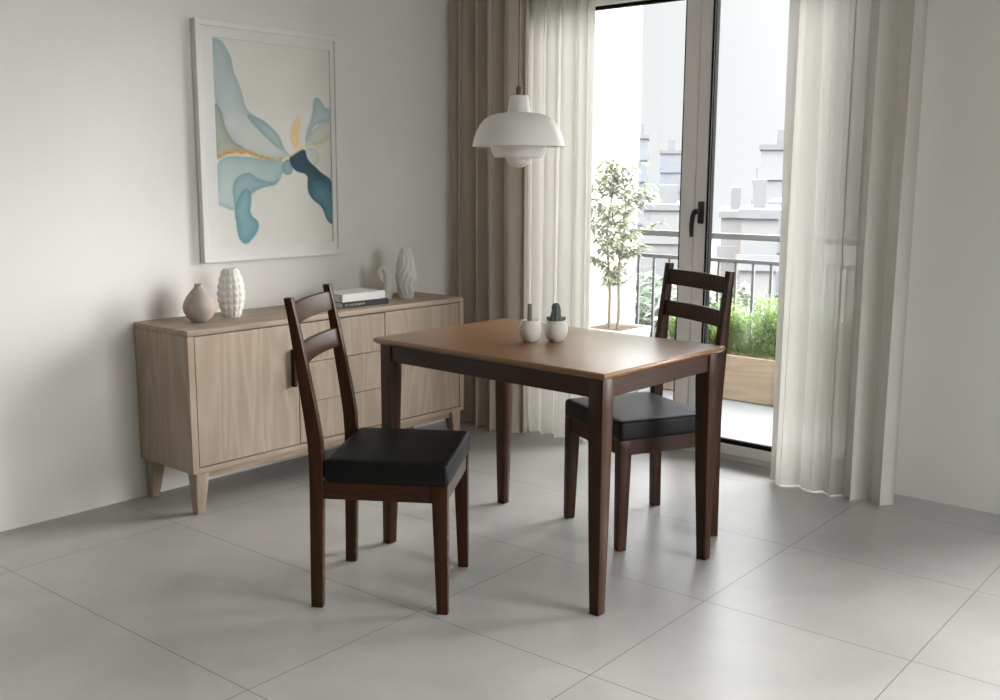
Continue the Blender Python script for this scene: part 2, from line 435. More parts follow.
make_chair('brown wooden chair on the far side of the table, its back to the balcony door', (-2.047, 3.168, 0), 4.272, .52, .966)

# ------------------------------------------------------------------ sideboard
SX, SY0, SY1, SD, SH, SB = -3.376, 2.1267, 3.6366, .375, .717, .164
t = thing('sideboard', 'long pale oak sideboard with two doors and three drawers against the left wall', 'sideboard', (SX-SD/2, (SY0+SY1)/2, 0))
hx, hy = SD/2, (SY1-SY0)/2
bm = BM(); box(bm, -hx, hx, -hy, hy, SH-.022, SH, .002); link('top_panel', bm, oak[1], t, 40)
FR = .030
body = BM()
box(body, -hx, hx, -hy, -hy+.028, SB, SH-.0225, .0015); link('side_panel', body, oak[2], t)
body = BM(); box(body, -hx, hx, hy-.028, hy, SB, SH-.0225, .0015); link('side_panel', body, oak[2], t)
bm = BM(); box(bm, -hx, hx, -hy+.028, hy-.028, SB, SB+.020, .001); link('bottom_panel', bm, oak[1], t)
bm = BM(); box(bm, -hx, -hx+.008, -hy+.028, hy-.028, SB+.02, SH-.0225); link('back_panel', bm, oak[2], t)
for yy in (-.2425, .2440):
    bm = BM(); box(bm, -hx+.01, hx-.022, yy-.008, yy+.008, SB+.02, SH-.0225); link('divider', bm, oak[2], t)
FX0, FX1 = hx-.021, hx-.002
fz0, fz1 = SB+.0235, SH-.0255
yA, yB, yC, yD = -hy+.0315, 2.640-(SY0+SY1)/2, 3.1255-(SY0+SY1)/2, hy-.0315
bm = BM(); box(bm, FX0, FX1, yA, yB-.002, fz0, fz1, .0012); d1 = link('door', bm, oak[2], t)
d1['label'] = 'left sideboard door'
bm = BM(); box(bm, FX1, FX1+.022, yB-.038, yB-.022, .435, .590, .003, 3); h = link('handle', bm, dark[2], d1); h['label'] = 'dark vertical wooden handle'
dz = (fz1-fz0)/3
for k in range(3):
    bm = BM(); box(bm, FX0, FX1, yB+.002, yC-.002, fz0+dz*k+.0012, fz0+dz*(k+1)-.0012, .0012); link('drawer', bm, oak[2], t)
bm = BM(); box(bm, FX0, FX1, yC+.002, yD, fz0, fz1, .0012); link('door', bm, oak[2], t)
bm = BM()
box(bm, hx-.050, hx-.028, -hy+.07, hy-.07, SB-.032, SB, .001); link('under_rail', bm, oak[1], t)
bm = BM(); box(bm, -hx+.03, -hx+.05, -hy+.07, hy-.07, SB-.032, SB, .001); link('under_rail', bm, oak[1], t)
for sx in (-1, 1):
    for sy in (-1, 1):
        bm = BM()
        cx, cy = sx*(hx-.036), sy*(hy-.046)
        def ring(z, hw, o): return rect(cx+sx*o[0]-hw, cx+sx*o[0]+hw, cy+sy*o[1]-hw, cy+sy*o[1]+hw, z)
        loft(bm, [ring(0, .017, (.010, .012)), ring(SB, .030, (0, 0))]); bevel_all(bm, .003, 2, 30)
        link('leg', bm, oak[2], t, 40)

# ------------------------------------------------------------------ on the sideboard
bm = BM()
lathe(bm, [(0.0000, 0.0000), (0.0276, 0.0000), (0.0313, 0.0028), (0.0478, 0.0186), (0.0607, 0.0409), (0.0644, 0.0577), (0.0607, 0.0781), (0.0478, 0.1023), (0.0331, 0.1209), (0.0221, 0.1330), (0.0161, 0.1395), (0.0152, 0.1460), (0.0170, 0.1516), (0.0138, 0.1516), (0.0124, 0.1442), (0.0133, 0.1358), (0.0184, 0.1302), (0.0000, 0.1256)], 56)
o = link('vase', bm, cer_taupe, None, 40, (-3.557, 2.302, SH)); tag(o, 'taupe teardrop vase with a narrow neck, leftmost on the sideboard', 'vase')

def bumpy(r, z, a, n=13, rows=7.0, zh=.200, off=0):
    k = math.sin(z/zh*PI*rows)**2
    u = abs(math.sin((a*n)/2 + off))
    return r*.86*(1 + .085*(k*u)**.7 - .03)
prof = []
H = .200
def eg(tt): return (.030 + .033*math.sin(PI*min(1, tt*.92+.06))**.8)
for i in range(57):
    tt = i/56; prof.append((eg(tt)*(1 if tt < .97 else .93), H*tt))
prof = [(0, 0)] + prof + [(.028, H), (.024, H-.012), (0, H-.02)]
bm = BM(); lathe(bm, prof, 104, disp=lambda r, z, a: bumpy(r, z, a) if .004 < z < H-.004 and r > .0295 else r*.84)
o = link('vase', bm, cer_white, None, 60, (-3.587, 2.472, SH)); tag(o, 'white egg shaped vase covered in raised knobs beside the taupe vase', 'vase')

# tall ribbed vase
H2 = .235
prof = [(0, 0)]
for i in range(65):
    tt = i/64
    r = .022 + .027*math.sin(PI*(tt*.86+.10))**.9 - .004*tt
    prof.append((r, H2*tt))
prof += [(.016, H2-.002), (.012, H2-.015), (0, H2-.02)]
def ribs(r, z, a):
    if z < .003 or z > H2-.006: return r
    return r*(1 + .085*math.sin(11*a + 5*math.sin(z*26)) * (.6+.4*math.sin(z*95+a*3)))
bm = BM(); lathe(bm, prof, 120, disp=ribs)
o = link('vase', bm, cer_white, None, 60, (-3.551, 3.425, SH)); tag(o, 'tall slender white vase with carved ribs, rightmost on the sideboard', 'vase')

# swan-necked loop sculpture
t = thing('sculpture', 'small white looped ceramic sculpture standing between the books and the tall vase', 'sculpture', (-3.600, 3.338, SH), math.radians(40))
bm = BM()
pts = [(.004, 0, 0), (.006, 0, .012), (.012, .0, .035), (.017, 0, .062), (.017, 0, .088), (.012, 0, .110), (.004, .0, .128), (-.006, 0, .140), (-.016, 0, .142), (-.024, 0, .131), (-.026, 0, .114), (-.021, 0, .097), (-.010, 0, .083)]
rad = [.021, .023, .026, .027, .024, .0195, .016, .0135, .013, .013, .0135, .014, .012]
# smooth the path
def smoothpath(P, Rr, n=4):
    out, ro = [], []
    P = [Vector(p) for p in P]
    for i in range(len(P)-1):
        p0, p1, p2, p3 = P[max(i-1, 0)], P[i], P[i+1], P[min(i+2, len(P)-1)]
        for k in range(n):
            u = k/n
            out.append(tuple(.5*((2*p1)+(-p0+p2)*u+(2*p0-5*p1+4*p2-p3)*u*u+(-p0+3*p1-3*p2+p3)*u**3))); ro.append(Rr[i]+(Rr[i+1]-Rr[i])*u)
    out.append(tuple(P[-1])); ro.append(Rr[-1]); return out, ro
P_, R_ = smoothpath(pts, rad)
tube(bm, P_, R_, 18)
lathe(bm, [(0, 0), (.024, 0), (.026, .004), (.022, .012), (0, .013)], 24, (.004, 0, 0))
link('looped_body', bm, cer_white, t, 60)

# books
def book(label, loc, rz, lx, ly, h, cov, txt=None):
    """spine faces +x, lx depth, ly length"""
    t = thing('book', label, 'book', loc, rz, 'books stacked on the sideboard')
    bm = BM(); c = .0022
    box(bm, -lx/2, lx/2, -ly/2, ly/2, 0, c, .0006); box(bm, -lx/2, lx/2, -ly/2, ly/2, h-c, h, .0006); box(bm, lx/2-c, lx/2, -ly/2, ly/2, c, h-c)
    link('cover', bm, cov, t)
    bm = BM(); box(bm, -lx/2+.004, lx/2-c, -ly/2+.004, ly/2-.004, c, h-c); link('pages', bm, paper, t)
    if txt:
        bm = BM(); x = lx/2+.0004
        # illegible row of small raised strokes as on the photo's spine
        y = -ly/2 + .014
        rr = random.Random(3)
        while y < -ly/2 + .118:
            wd = rr.choice((.0045, .006, .007)); hh = h*.34
            box(bm, x-.0006, x+.0002, y, y+wd*.35, h*.33, h*.33+hh)
            box(bm, x-.0006, x+.0002, y, y+wd, h*.33+rr.choice((0, hh*.45, hh*.8)), h*.33+rr.choice((.2, .5, 1.0))*hh*.2+hh*.8)
            y += wd+.0022
        link('spine_lettering', bm, spine_txt, t)
    return t
book('dark green book with pale spine lettering, lower one of the stack on the sideboard', (-3.535, 3.084, SH), -.03, .165, .262, .026, cover_dark, True)
book('thick white book lying on top of the dark green book', (-3.545, 3.082, SH+.0262), -.03, .17, .245, .034, cover_white)

# ------------------------------------------------------------------ picture
PY0, PY1, PZ0, PZ1 = 2.445, 3.186, .930, 1.906
t = thing('framed_picture', 'large white framed abstract picture in teal and gold on the left wall', 'picture', (XL, (PY0+PY1)/2, (PZ0+PZ1)/2))
a, b = (PY1-PY0)/2, (PZ1-PZ0)/2
fw, fd = .024, .032
bm = BM()
box(bm, .001, fd, -a, a, b-fw, b, .002); box(bm, .001, fd, -a, a, -b, -b+fw, .002)
box(bm, .001, fd, -a, -a+fw, -b+fw, b-fw, .002); box(bm, .001, fd, a-fw, a, -b+fw, b-fw, .002)
link('frame', bm, white_frame, t)
q0, q1, r0, r1 = 2.529-2.8155, 3.141-2.8155, .990-1.418, 1.841-1.418
bm = BM()
X0, X1 = .012, .022
box(bm, X0, X1, -a+fw, a-fw, r1, b-fw); box(bm, X0, X1, -a+fw, a-fw, -b+fw, r0)
box(bm, X0, X1, -a+fw, q0, r0, r1); box(bm, X0, X1, q1, a-fw, r0, r1)
link('mat', bm, mat_board, t)
# the print: ink-wash petals as colours on a fine mesh
QC = [(155, 90), (450, 127), (460, 605), (178, 618)]
def toq(u, v):
    (ax, ay), (bx, by), (cx, cy), (dx, dy) = QC
    x = (ax*(1-u)+bx*u)*(1-v)+(dx*(1-u)+cx*u)*v; y = (ay*(1-u)+by*u)*(1-v)+(dy*(1-u)+cy*u)*v
    return x, y
def sd_poly(px, py, P):
    d = 1e9; ins = False; n = len(P)
    for i in range(n):
        x1, y1 = P[i]; x2, y2 = P[(i+1) % n]
        ex, ey = x2-x1, y2-y1; wx, wy = px-x1, py-y1
        k = max(0, min(1, (wx*ex+wy*ey)/(ex*ex+ey*ey+1e-9)))
        qx, qy = wx-ex*k, wy-ey*k; d = min(d, qx*qx+qy*qy)
        if (y1 > py) != (y2 > py) and px < (x2-x1)*(py-y1)/(y2-y1)+x1: ins = not ins
    d = math.sqrt(d); return -d if ins else d
def sd_line(px, py, P):
    d = 1e9
    for (x1, y1), (x2, y2) in zip(P, P[1:]):
        ex, ey = x2-x1, y2-y1; wx, wy = px-x1, py-y1
        k = max(0, min(1, (wx*ex+wy*ey)/(ex*ex+ey*ey+1e-9)))
        d = min(d, math.hypot(wx-ex*k, wy-ey*k))
    return d
def chaikin(P, n=2):
    for _ in range(n):
        Q = []
        for i in range(len(P)):
            p, q = P[i], P[(i+1) % len(P)]
            Q += [(p[0]*.75+q[0]*.25, p[1]*.75+q[1]*.25), (p[0]*.25+q[0]*.75, p[1]*.25+q[1]*.75)]
        P = Q
    return P
# (outline, edge colour, inner colour A, inner colour B, gradient from point, to point, edge width)
SHP = [
 ([(148, 88), (182, 98), (200, 135), (212, 185), (232, 245), (245, 275), (285, 305), (322, 335), (335, 375), (350, 388), (320, 398), (265, 388), (225, 372), (200, 345), (182, 300), (165, 245), (150, 180)], (128, 156, 158), (152, 172, 172), (188, 194, 188), (170, 120), (260, 330), 10),
 ([(235, 275), (280, 298), (322, 335), (338, 380), (300, 352), (262, 318)], (112, 148, 150), (140, 168, 166), (178, 190, 184), (240, 280), (330, 370), 8),
 ([(160, 240), (182, 272), (192, 322), (208, 352), (245, 372), (200, 380), (168, 402), (160, 330)], (120, 132, 122), (142, 150, 138), (165, 168, 156), (165, 260), (210, 370), 7),
 ([(170, 405), (200, 384), (262, 388), (300, 398), (338, 402), (328, 442), (300, 460), (262, 466), (242, 484), (228, 508), (212, 526), (186, 514), (168, 505)], (120, 158, 160), (150, 176, 176), (178, 192, 188), (320, 410), (185, 500), 9),
 ([(205, 450), (240, 425), (262, 440), (300, 455), (325, 440), (310, 462), (270, 468), (246, 490), (226, 520), (212, 520)], (96, 142, 148), (128, 164, 168), (150, 178, 178), (300, 450), (215, 515), 8),
 ([(222, 478), (246, 466), (252, 500), (252, 536), (272, 552), (262, 585), (240, 616), (222, 600), (220, 560), (212, 522)], (70, 128, 138), (96, 150, 158), (128, 170, 174), (250, 600), (225, 490), 9),
 ([(382, 360), (390, 320), (404, 296), (408, 246), (420, 236), (432, 252), (442, 270), (462, 266), (462, 298), (432, 306), (408, 312), (398, 340)], (120, 156, 160), (150, 176, 178), (176, 192, 190), (420, 240), (430, 310), 8),
 ([(380, 368), (398, 330), (430, 308), (462, 298), (462, 346), (425, 356), (400, 360)], (160, 172, 160), (180, 188, 174), (196, 198, 186), (390, 340), (455, 320), 7),
 ([(375, 375), (410, 362), (428, 385), (420, 412), (398, 420)], (168, 176, 166), (186, 190, 180), (192, 194, 184), (380, 370), (420, 410), 5),
 ([(335, 395), (352, 400), (358, 428), (340, 436), (328, 420)], (96, 132, 136), (120, 152, 152), (140, 166, 164), (340, 395), (340, 436), 5),
 ([(338, 390), (368, 374), (388, 370), (396, 402), (416, 420), (430, 432), (466, 455), (468, 566), (445, 556), (430, 512), (402, 494), (390, 462), (394, 436), (362, 424)], (36, 72, 88), (42, 70, 84), (82, 132, 146), (395, 400), (455, 520), 12),
 ([(402, 450), (430, 446), (466, 480), (468, 566), (447, 556), (432, 510), (408, 494)], (52, 98, 112), (72, 122, 138), (104, 152, 162), (410, 460), (455, 540), 10),
]
SHP = [(chaikin(s[0]),)+s[1:] for s in SHP]
BB = [(min(p[0] for p in s[0])-4, max(p[0] for p in s[0])+4, min(p[1] for p in s[0])-4, max(p[1] for p in s[0])+4) for s in SHP]
GOLD = [(165, 398), (190, 380), (214, 376), (240, 374), (270, 384), (300, 395), (322, 398), (348, 384), (372, 368), (398, 357), (425, 362), (440, 352), (458, 346)]
from mathutils import noise as mn
def s2l(c): c /= 255; return c/12.92 if c <= .04045 else ((c+.055)/1.055)**2.4
def art(u, v):
    x, y = toq(u, v)
    nx = mn.noise((x*.02, y*.02, 3)); ny = mn.noise((x*.02, y*.02, 9))
    x += nx*6; y += ny*6
    n = mn.noise((x*.012, y*.012, 1.5))
    col = [203+5*n, 202+5*n, 196+5*n]
    for s, bb in zip(SHP, BB):
        if not (bb[0] < x < bb[1] and bb[2] < y < bb[3]): continue
        d = sd_poly(x, y, s[0])
        if d > 1.5: continue
        al = max(0, min(1, (1.5-d)/2.5))*.93
        (gx, gy), (hx_, hy_) = s[4], s[5]
        k = ((x-gx)*(hx_-gx)+(y-gy)*(hy_-gy))/((hx_-gx)**2+(hy_-gy)**2)
        k = max(0, min(1, k+.35*mn.noise((x*.025, y*.018, 5))))
        inn = [p+(q-p)*k for p, q in zip(s[2], s[3])]
        e = math.exp(-max(0, -d)/s[6])*.8
        c = [p+(q-p)*e for p, q in zip(inn, s[1])]
        col = [p+(q-p)*al for p, q in zip(col, c)]
    d = sd_line(x, y, GOLD); wv = 3.2 + 2.6*mn.noise((x*.05, y*.05, 2)) + (2.5 if x < 280 else 0)
    al = max(0, min(1, (wv-d)/1.8))
    gn = mn.noise((x*.12, y*.12, 7))
    gc = (190+30*gn, 152+28*gn, 88+22*gn) if x < 330 else (214+15*gn, 192+14*gn, 140+12*gn)
    col = [p+(q-p)*al*.9 for p, q in zip(col, gc)]
    ey = (y-328)/44; ex = (x-361-3*math.sin(y*.05))/(11+4*mn.noise((y*.05, 1, 1)))
    q = ex*ex+ey*ey
    al = max(0, min(1, (1.15-q)/.5))*(.75+.25*gn)
    col = [p+(q_-p)*al*.85 for p, q_ in zip(col, (216, 180, 116))]
    lum = (col[0]+col[1]*2+col[2])/4; col = [c*.78+lum*.22 for c in col] if col[2] > col[0] else col
    return [min(.85, 1.33*s2l(max(0, min(255, c)))) for c in col]
NU, NV = 130, 180
verts = []; faces = []; cols = []
for j in range(NV+1):
    for i in range(NU+1):
        u, v = i/NU, j/NV
        verts.append((.014, q0+(q1-q0)*u, r1+(r0-r1)*v)); cols.append(art(u, v))
for j in range(NV):
    for i in range(NU):
        k = j*(NU+1)+i; faces.append((k, k+NU+1, k+NU+2, k+1))
me = bpy.data.meshes.new('art_print'); me.from_pydata(verts, [], faces)
ca = me.color_attributes.new('ink', 'FLOAT_COLOR', 'POINT')
for i, c in enumerate(cols): ca.data[i].color = (*c, 1)
m, nt, out = new_mat('ink_wash_print'); g = NT(nt)
p = g.n('ShaderNodeBsdfPrincipled'); g.l(p.outputs[0], out.inputs[0]); p.inputs['Roughness'].default_value = .8; p.inputs['Specular IOR Level'].default_value = .2
at = g.n('ShaderNodeAttribute', attribute_name='ink'); g.l(at.outputs['Color'], p.inputs['Base Color'])
me.materials.append(m)
o = bpy.data.objects.new('art_print', me); C.objects.link(o); o.parent = t
o['label'] = 'abstract ink wash print of teal petals with a gold line'

# ------------------------------------------------------------------ pendant lamp
LX, LY, LZ = -2.2515, 2.694, 1.30
S = .003317
t = thing('pendant_lamp', 'white tiered pendant lamp hanging above the table on a thin cord', 'lamp', (LX, LY, LZ))
def Z(px): return (173.5-px)*S + .0
bm = BM()
lathe(bm, [(9*S, Z(97)), (9.2*S, Z(98.5)), (10.3*S, Z(106)), (11.6*S, Z(113.2)), (13*S, Z(113.6)), (21*S, Z(114.4)), (28*S, Z(116.4)), (34*S, Z(120)), (38.8*S, Z(125.5)), (42.3*S, Z(132)), (44.8*S, Z(139)), (46.4*S, Z(146.4)), (45.8*S, Z(146.6)), (44.0*S, Z(139.5)), (41.6*S, Z(132.6)), (38*S, Z(126.3)), (33.2*S, Z(120.9)), (27.5*S, Z(117.4)), (14*S, Z(115)), (8*S, Z(112)), (8*S, Z(97.5)), (0, Z(97.2))], 72)
lathe(bm, [(0, Z(96.9)), (8.6*S, Z(96.9)), (9*S, Z(97))], 72)
link('shade', bm, lamp_white, t, 50)
bm = BM()
lathe(bm, [(16*S, Z(116)), (31*S, Z(130)), (29.5*S, Z(140)), (27.5*S, Z(150)), (24.5*S, Z(157.5)), (23.9*S, Z(157.5)), (26.8*S, Z(150)), (28.8*S, Z(140)), (30*S, Z(130.5)), (15.5*S, Z(117))], 72)
link('inner_shade', bm, lamp_white, t, 50)
bm = BM()
pr = [(0, Z(167.5))]
for k in range(1, 16):
    a_ = PI*k/17; pr.append((14*S*math.sin(a_), Z(153.5)-14*S*math.cos(a_)))
pr += [(6*S, Z(138)), (6*S, Z(113.5))]
pr += [(0, Z(113.4))]
lathe(bm, pr, 48); link('globe', bm, globe_m, t, 60)
bm = BM(); lathe(bm, [(0, Z(97)), (3.0*S, Z(97)), (2.8*S, Z(89)), (1.6*S, Z(88)), (0, Z(87.5))], 24); link('cord_grip', bm, brown_metal, t, 50)
bm = BM(); tube(bm, [(0, 0, Z(88.5)), (0, 0, ZC-LZ-.02)], .0024, 8); link('cord', bm, brown_metal, t, 60)
bm = BM(); lathe(bm, [(0, ZC-LZ-.026), (.045, ZC-LZ-.026), (.05, ZC-LZ-.02), (.05, ZC-LZ), (0, ZC-LZ)], 32); link('ceiling_rose', bm, lamp_white, t, 50)

# ------------------------------------------------------------------ pots on the table
def pot_profile(k=1): return [(0, 0), (.022*k, 0), (.026*k, .003), (.035*k, .016), (.0395*k, .033), (.0385*k, .050), (.034*k, .064), (.0300*k, .0725), (.0275*k, .0725), (.0270*k, .069), (0, .068)]
t = thing('plant_pot', 'small round white pot holding a single slim grey stem, left one on the table', 'pot', (-2.203, 2.705, TH))
bm = BM(); lathe(bm, pot_profile(), 48); link('pot', bm, cer_white, t, 50)
bm = BM(); lathe(bm, [(.0085, .066), (.0080, .09), (.0075, .122), (.0065, .1265), (0, .128)], 20, (-.003, .0, 0)); lathe(bm, [(0, .066), (.0095, .066), (.0085, .07)], 20, (-.003, 0, 0)); link('stem', bm, stem_m, t, 50)
t = thing('plant_pot', 'small round white pot with a stubby dark green cactus, right one on the table', 'pot', (-2.139, 2.764, TH))
bm = BM(); lathe(bm, pot_profile(1.02), 48); link('pot', bm, cer_white, t, 50)
bm = BM()
def cd(r, z, a): return r*(1+.10*math.cos(8*a)) + (.0012*math.sin(z*700+a*5))
lathe(bm, [(0, .066), (.0275, .069), (.0295, .073), (.027, .0765), (.0195, .080), (.0165, .090), (.0145, .105), (.0135, .118), (.0105, .127), (.005, .130), (0, .1305)], 64, disp=cd)
for k in range(14):
    a_ = 2*PI*k/14
    tube(bm, [(.022*math.cos(a_), .022*math.sin(a_), .070), (.030*math.cos(a_), .030*math.sin(a_), .0775), (.033*math.cos(a_), .033*math.sin(a_), .083)], [.006, .0045, .001], 6)
link('cactus', bm, cactus, t, 60)

# ------------------------------------------------------------------ curtains
def curtain(name, label, x0, x1, yc, amp, period, seed, m, z0=.002, z1=2.63, thick=.002, group=None, flare=.04, hemw=.005):
    rr = random.Random(seed)
    bm = BM(); xs = []
    L = x1-x0; N = int(L/period*18); NZ = 40
    # irregular fold phase
    ph = [0]; amps = []
    k = 0
    for i in range(N): ph.append(ph[-1]+2*PI/18*rr.uniform(.85, 1.15)*(1+.25*math.sin(i*.13+seed)))
    grid = []
    for j in range(NZ+1):
        z = z0+(z1-z0)*(j/NZ)**1.2
        row = []
        low = (1-j/NZ)
        for i in range(N+1):
            u = i/N
            p_ = ph[i] + .25*math.sin(z*1.3+u*6+seed)
            am = amp*(1+.35*math.sin(ph[i]*.31+seed*1.7))*(.85+.15*low)
            y = yc + am*math.sin(p_) + amp*.25*math.sin(2.1*p_+1.3*seed+z*.6)
            x = x0 + L*u + .35*am*math.sin(2*p_) + (u-.5)*flare*low
            zz = z
            if j == 0: zz = z + hemw*(.5+.5*math.sin(p_*1.0+.8))
            row.append(bm.verts.new((x, y, zz)))
        grid.append(row)
    for j in range(NZ):
        for i in range(N):
            bm.faces.new((grid[j][i], grid[j][i+1], grid[j+1][i+1], grid[j+1][i]))
    o = link(name, bm, m, None, 180)
    return tag(o, label, 'curtain', group)
curtain('drape', 'beige opaque floor length drape hanging in the corner behind the sideboard', -3.715, -3.25, 3.93, .052, .104, 2, drape_m)
curtain('sheer_curtain', 'white sheer curtain on the left of the balcony door, beside the beige drape', -3.33, -2.915, 4.035, .024, .085, 5, sheer_m, flare=.01)
curtain('sheer_curtain', 'white sheer curtain on the right of the balcony door', -1.945, -1.42, 4.02, .028, .10, 8, sheer_m, flare=.0)

# ------------------------------------------------------------------ balcony
BY0, BY1 = YB+WT, 6.10
bm = BM(); box(bm, -4.3, 1.2, BY0, BY1, -.16, -.004); o = link('floor_balcony', bm, balc_floor); struct(o)
bm = BM(); box(bm, -4.15, -3.99, BY0, 6.05, 0, 2.9); o = link('wall_balcony', bm, balc_wall); struct(o)
RY = 5.98
t = thing('balcony_railing', 'grey metal balcony railing of thin upright bars beyond the glass door', 'railing', (0, RY, 0))
bm = BM(); box(bm, -3.99, 1.2, -.025, .025, .896, .934, .004); link('handrail', bm, rail_m, t)
bm = BM(); box(bm, -3.99, 1.2, -.014, .014, .748, .773, .003); link('rail', bm, rail_m, t)
bm = BM(); box(bm, -3.99, 1.2, -.012, .012, .08, .10, .003); link('rail', bm, rail_m, t)
x = -3.92
while x < 1.1:
    bm = BM(); box(bm, -.008, .008, -.008, .008, .10, .752); o = link('baluster', bm, rail_m, t, None, (x, 0, 0)); x += .122
for px in (-1.2, 1.1):
    bm = BM(); box(bm, px-.02, px+.02, -.02, .02, -.004, .905, .002); link('post', bm, rail_m, t)

# planter trough
PX0, PX1, PYA, PYB, PZ = -3.42, -2.0, 5.40, 5.72, .262
t = thing('planter_box', 'long wooden planter trough on the balcony floor in front of the railing', 'planter', ((PX0+PX1)/2, (PYA+PYB)/2, 0))
lx, ly = (PX1-PX0)/2, (PYB-PYA)/2
bm = BM()
for (a, b, c, d) in ((-lx, lx, -ly, -ly+.025), (-lx, lx, ly-.025, ly), (-lx, -lx+.025, -ly+.025, ly-.025), (lx-.025, lx, -ly+.025, ly-.025)):
    box(bm, a, b, c, d, 0, PZ, .003)
box(bm, -lx+.025, lx-.025, -ly+.025, ly-.025, .02, .04)
link('trough', bm, plank, t)
bm = BM(); box(bm, -lx+.026, lx-.026, -ly+.026, ly-.026, .041, PZ-.03); link('soil', bm, soil, t)

def leaf_quad(bm, base, d, up, ln, wd, bend=.25):
    d = d.normalized(); s = d.cross(up)
    if s.length < 1e-4: s = Vector((1, 0, 0))
    s.normalize(); nrm = s.cross(d)
    p0 = base; p1 = base+d*ln*.45+nrm*ln*.06; p2 = base+d*ln-nrm*ln*bend
    a = p1+s*wd/2; b = p1-s*wd/2
    v = [bm.verts.new(q) for q in (p0, a, p1, b, p2)]
    bm.faces.new((v[0], v[1], v[2])); bm.faces.new((v[0], v[2], v[3])); bm.faces.new((v[1], v[4], v[2])); bm.faces.new((v[3], v[2], v[4]))

def herb(label, x, y, rad, hgt, seed):
    rr = random.Random(seed); bm = BM()
    for s in range(95):
        a = rr.uniform(0, 2*PI); r = rad*math.sqrt(rr.random())*.75
        b = Vector((r*math.cos(a), r*math.sin(a)*.55, 0)); h = hgt*rr.uniform(.55, 1.05)
        lean = Vector((math.cos(a)*rr.uniform(0, .24), math.sin(a)*rr.uniform(0, .18), 1)).normalized()
        pr = b; pts = []
        for k in range(7):
            q = b + lean*h*k/6 + Vector((rr.uniform(-.008, .008), rr.uniform(-.008, .008), 0)) + Vector((math.cos(a), math.sin(a), 0))*.03*(k/6)**2
            pts.append(q)
        s_ = Vector((.0012, 0, 0))
        for p0, p1 in zip(pts, pts[1:]):
            bm.faces.new([bm.verts.new(v) for v in (p0-s_, p0+s_, p1+s_, p1-s_)])
        for k in range(1, 7):
            for _ in range(5):
                aa = rr.uniform(0, 2*PI)
                d = Vector((math.cos(aa), math.sin(aa), rr.uniform(.1, 1.0)))
                leaf_quad(bm, pts[k]+Vector((0, 0, rr.uniform(-.02, .02))), d, Vector((0, 0, 1)), rr.uniform(.03, .055), rr.uniform(.006, .010), .15)
    t = thing('leafy_plant', label, 'plant', (x, y, PZ-.031), 0, 'green plants in the wooden trough')
    link('foliage', bm, leaf_herb, t)
    bm = BM()
    for k in range(8):
        a = k*PI/4; tube(bm, [(.02*math.cos(a), .015*math.sin(a), 0), (.03*math.cos(a), .02*math.sin(a), hgt*.4)], [.003, .002], 5)
    link('stems', bm, leaf_herb, t)
herb('feathery green plant at the left end of the trough, seen through the left door leaf', -3.28, 5.56, .15, .24, 11)
herb('low green plant in the trough, seen between the posts of the far chair back', -3.05, 5.56, .15, .26, 12)
herb('bushy green plant in the trough, just right of the far chair back', -2.83, 5.56, .16, .34, 13)
herb('tall bushy green plant in the trough, beside the right sheer curtain', -2.60, 5.56, .16, .37, 14)
herb('green plant in the trough, half hidden behind the right sheer curtain', -2.35, 5.56, .16, .34, 15)

# potted tree
TX, TY = -3.535, 5.12
t = thing('potted_tree', 'slender leafy potted tree on the balcony beside the left sheer curtain', 'tree', (TX, TY, 0))
bm = BM()
hw = .17
loft(bm, [rect(-hw*.72, hw*.72, -hw*.72, hw*.72, 0), rect(-hw, hw, -hw, hw, .40), rect(-hw+.02, hw-.02, -hw+.02, hw-.02, .40), rect(-hw+.02, hw-.02, -hw+.02, hw-.02, .375)])
bevel_all(bm, .004, 2, 30)
link('planter_pot', bm, pot_m, t, 40)
bm = BM(); box(bm, -hw+.021, hw-.021, -hw+.021, hw-.021, .36, .384); link('soil', bm, soil, t)
rr = random.Random(21)
bm = BM(); lv = BM()
def leafy_twig(p, d, ln, r):
    pts = [p]; q = p.copy(); dd = d.copy()
    for k in range(5):
        dd = (dd+Vector((rr.uniform(-.15, .15), rr.uniform(-.15, .15), rr.uniform(-.08, .12)))).normalized(); q = q+dd*ln/5; pts.append(q.copy())
    tube(bm, [tuple(v) for v in pts], [r*(1-.13*k) for k in range(6)], 6)
    n = max(9, int(ln*95))
    for k in range(n):
        u = (k+1)/n*5; i_ = min(4, int(u)); b_ = pts[i_].lerp(pts[i_+1], u-i_)
        a = k*2.4+rr.uniform(-.4, .4)
        ld = (dd*.5+Vector((math.cos(a), math.sin(a), rr.uniform(-.5, .45)))*.8)
        leaf_quad(lv, b_, ld, Vector((0, 0, 1)), rr.uniform(.055, .085), rr.uniform(.022, .032), .32)
for (ox, dx, top) in ((-.018, -.02, 1.28), (.016, .05, 1.33)):
    n = 14; pts = []
    for k in range(n+1):
        u = k/n; pts.append(Vector((ox+dx*math.sin(u*2.6)+.012*math.sin(u*9+ox*80), .012*math.cos(u*7), .38+(top-.38)*u)))
    tube(bm, [tuple(v) for v in pts], [.010*(1-.7*k/n) for k in range(n+1)], 8)
    for k in range(4, n+1):
        for _ in range(3):
            a = rr.uniform(0, 2*PI); u = k/n
            w_ = (.10 if k < 6 else .235)*(1-.35*max(0, (u-.75)/.25))
            leafy_twig(pts[k]+Vector((0, 0, rr.uniform(-.02, .02))), Vector((math.cos(a), math.sin(a), rr.uniform(.15, .8))), w_*rr.uniform(.6, 1.1), .0035)
link('trunk', bm, bark, t, 60)
link('foliage', lv, leaf_tree, t)

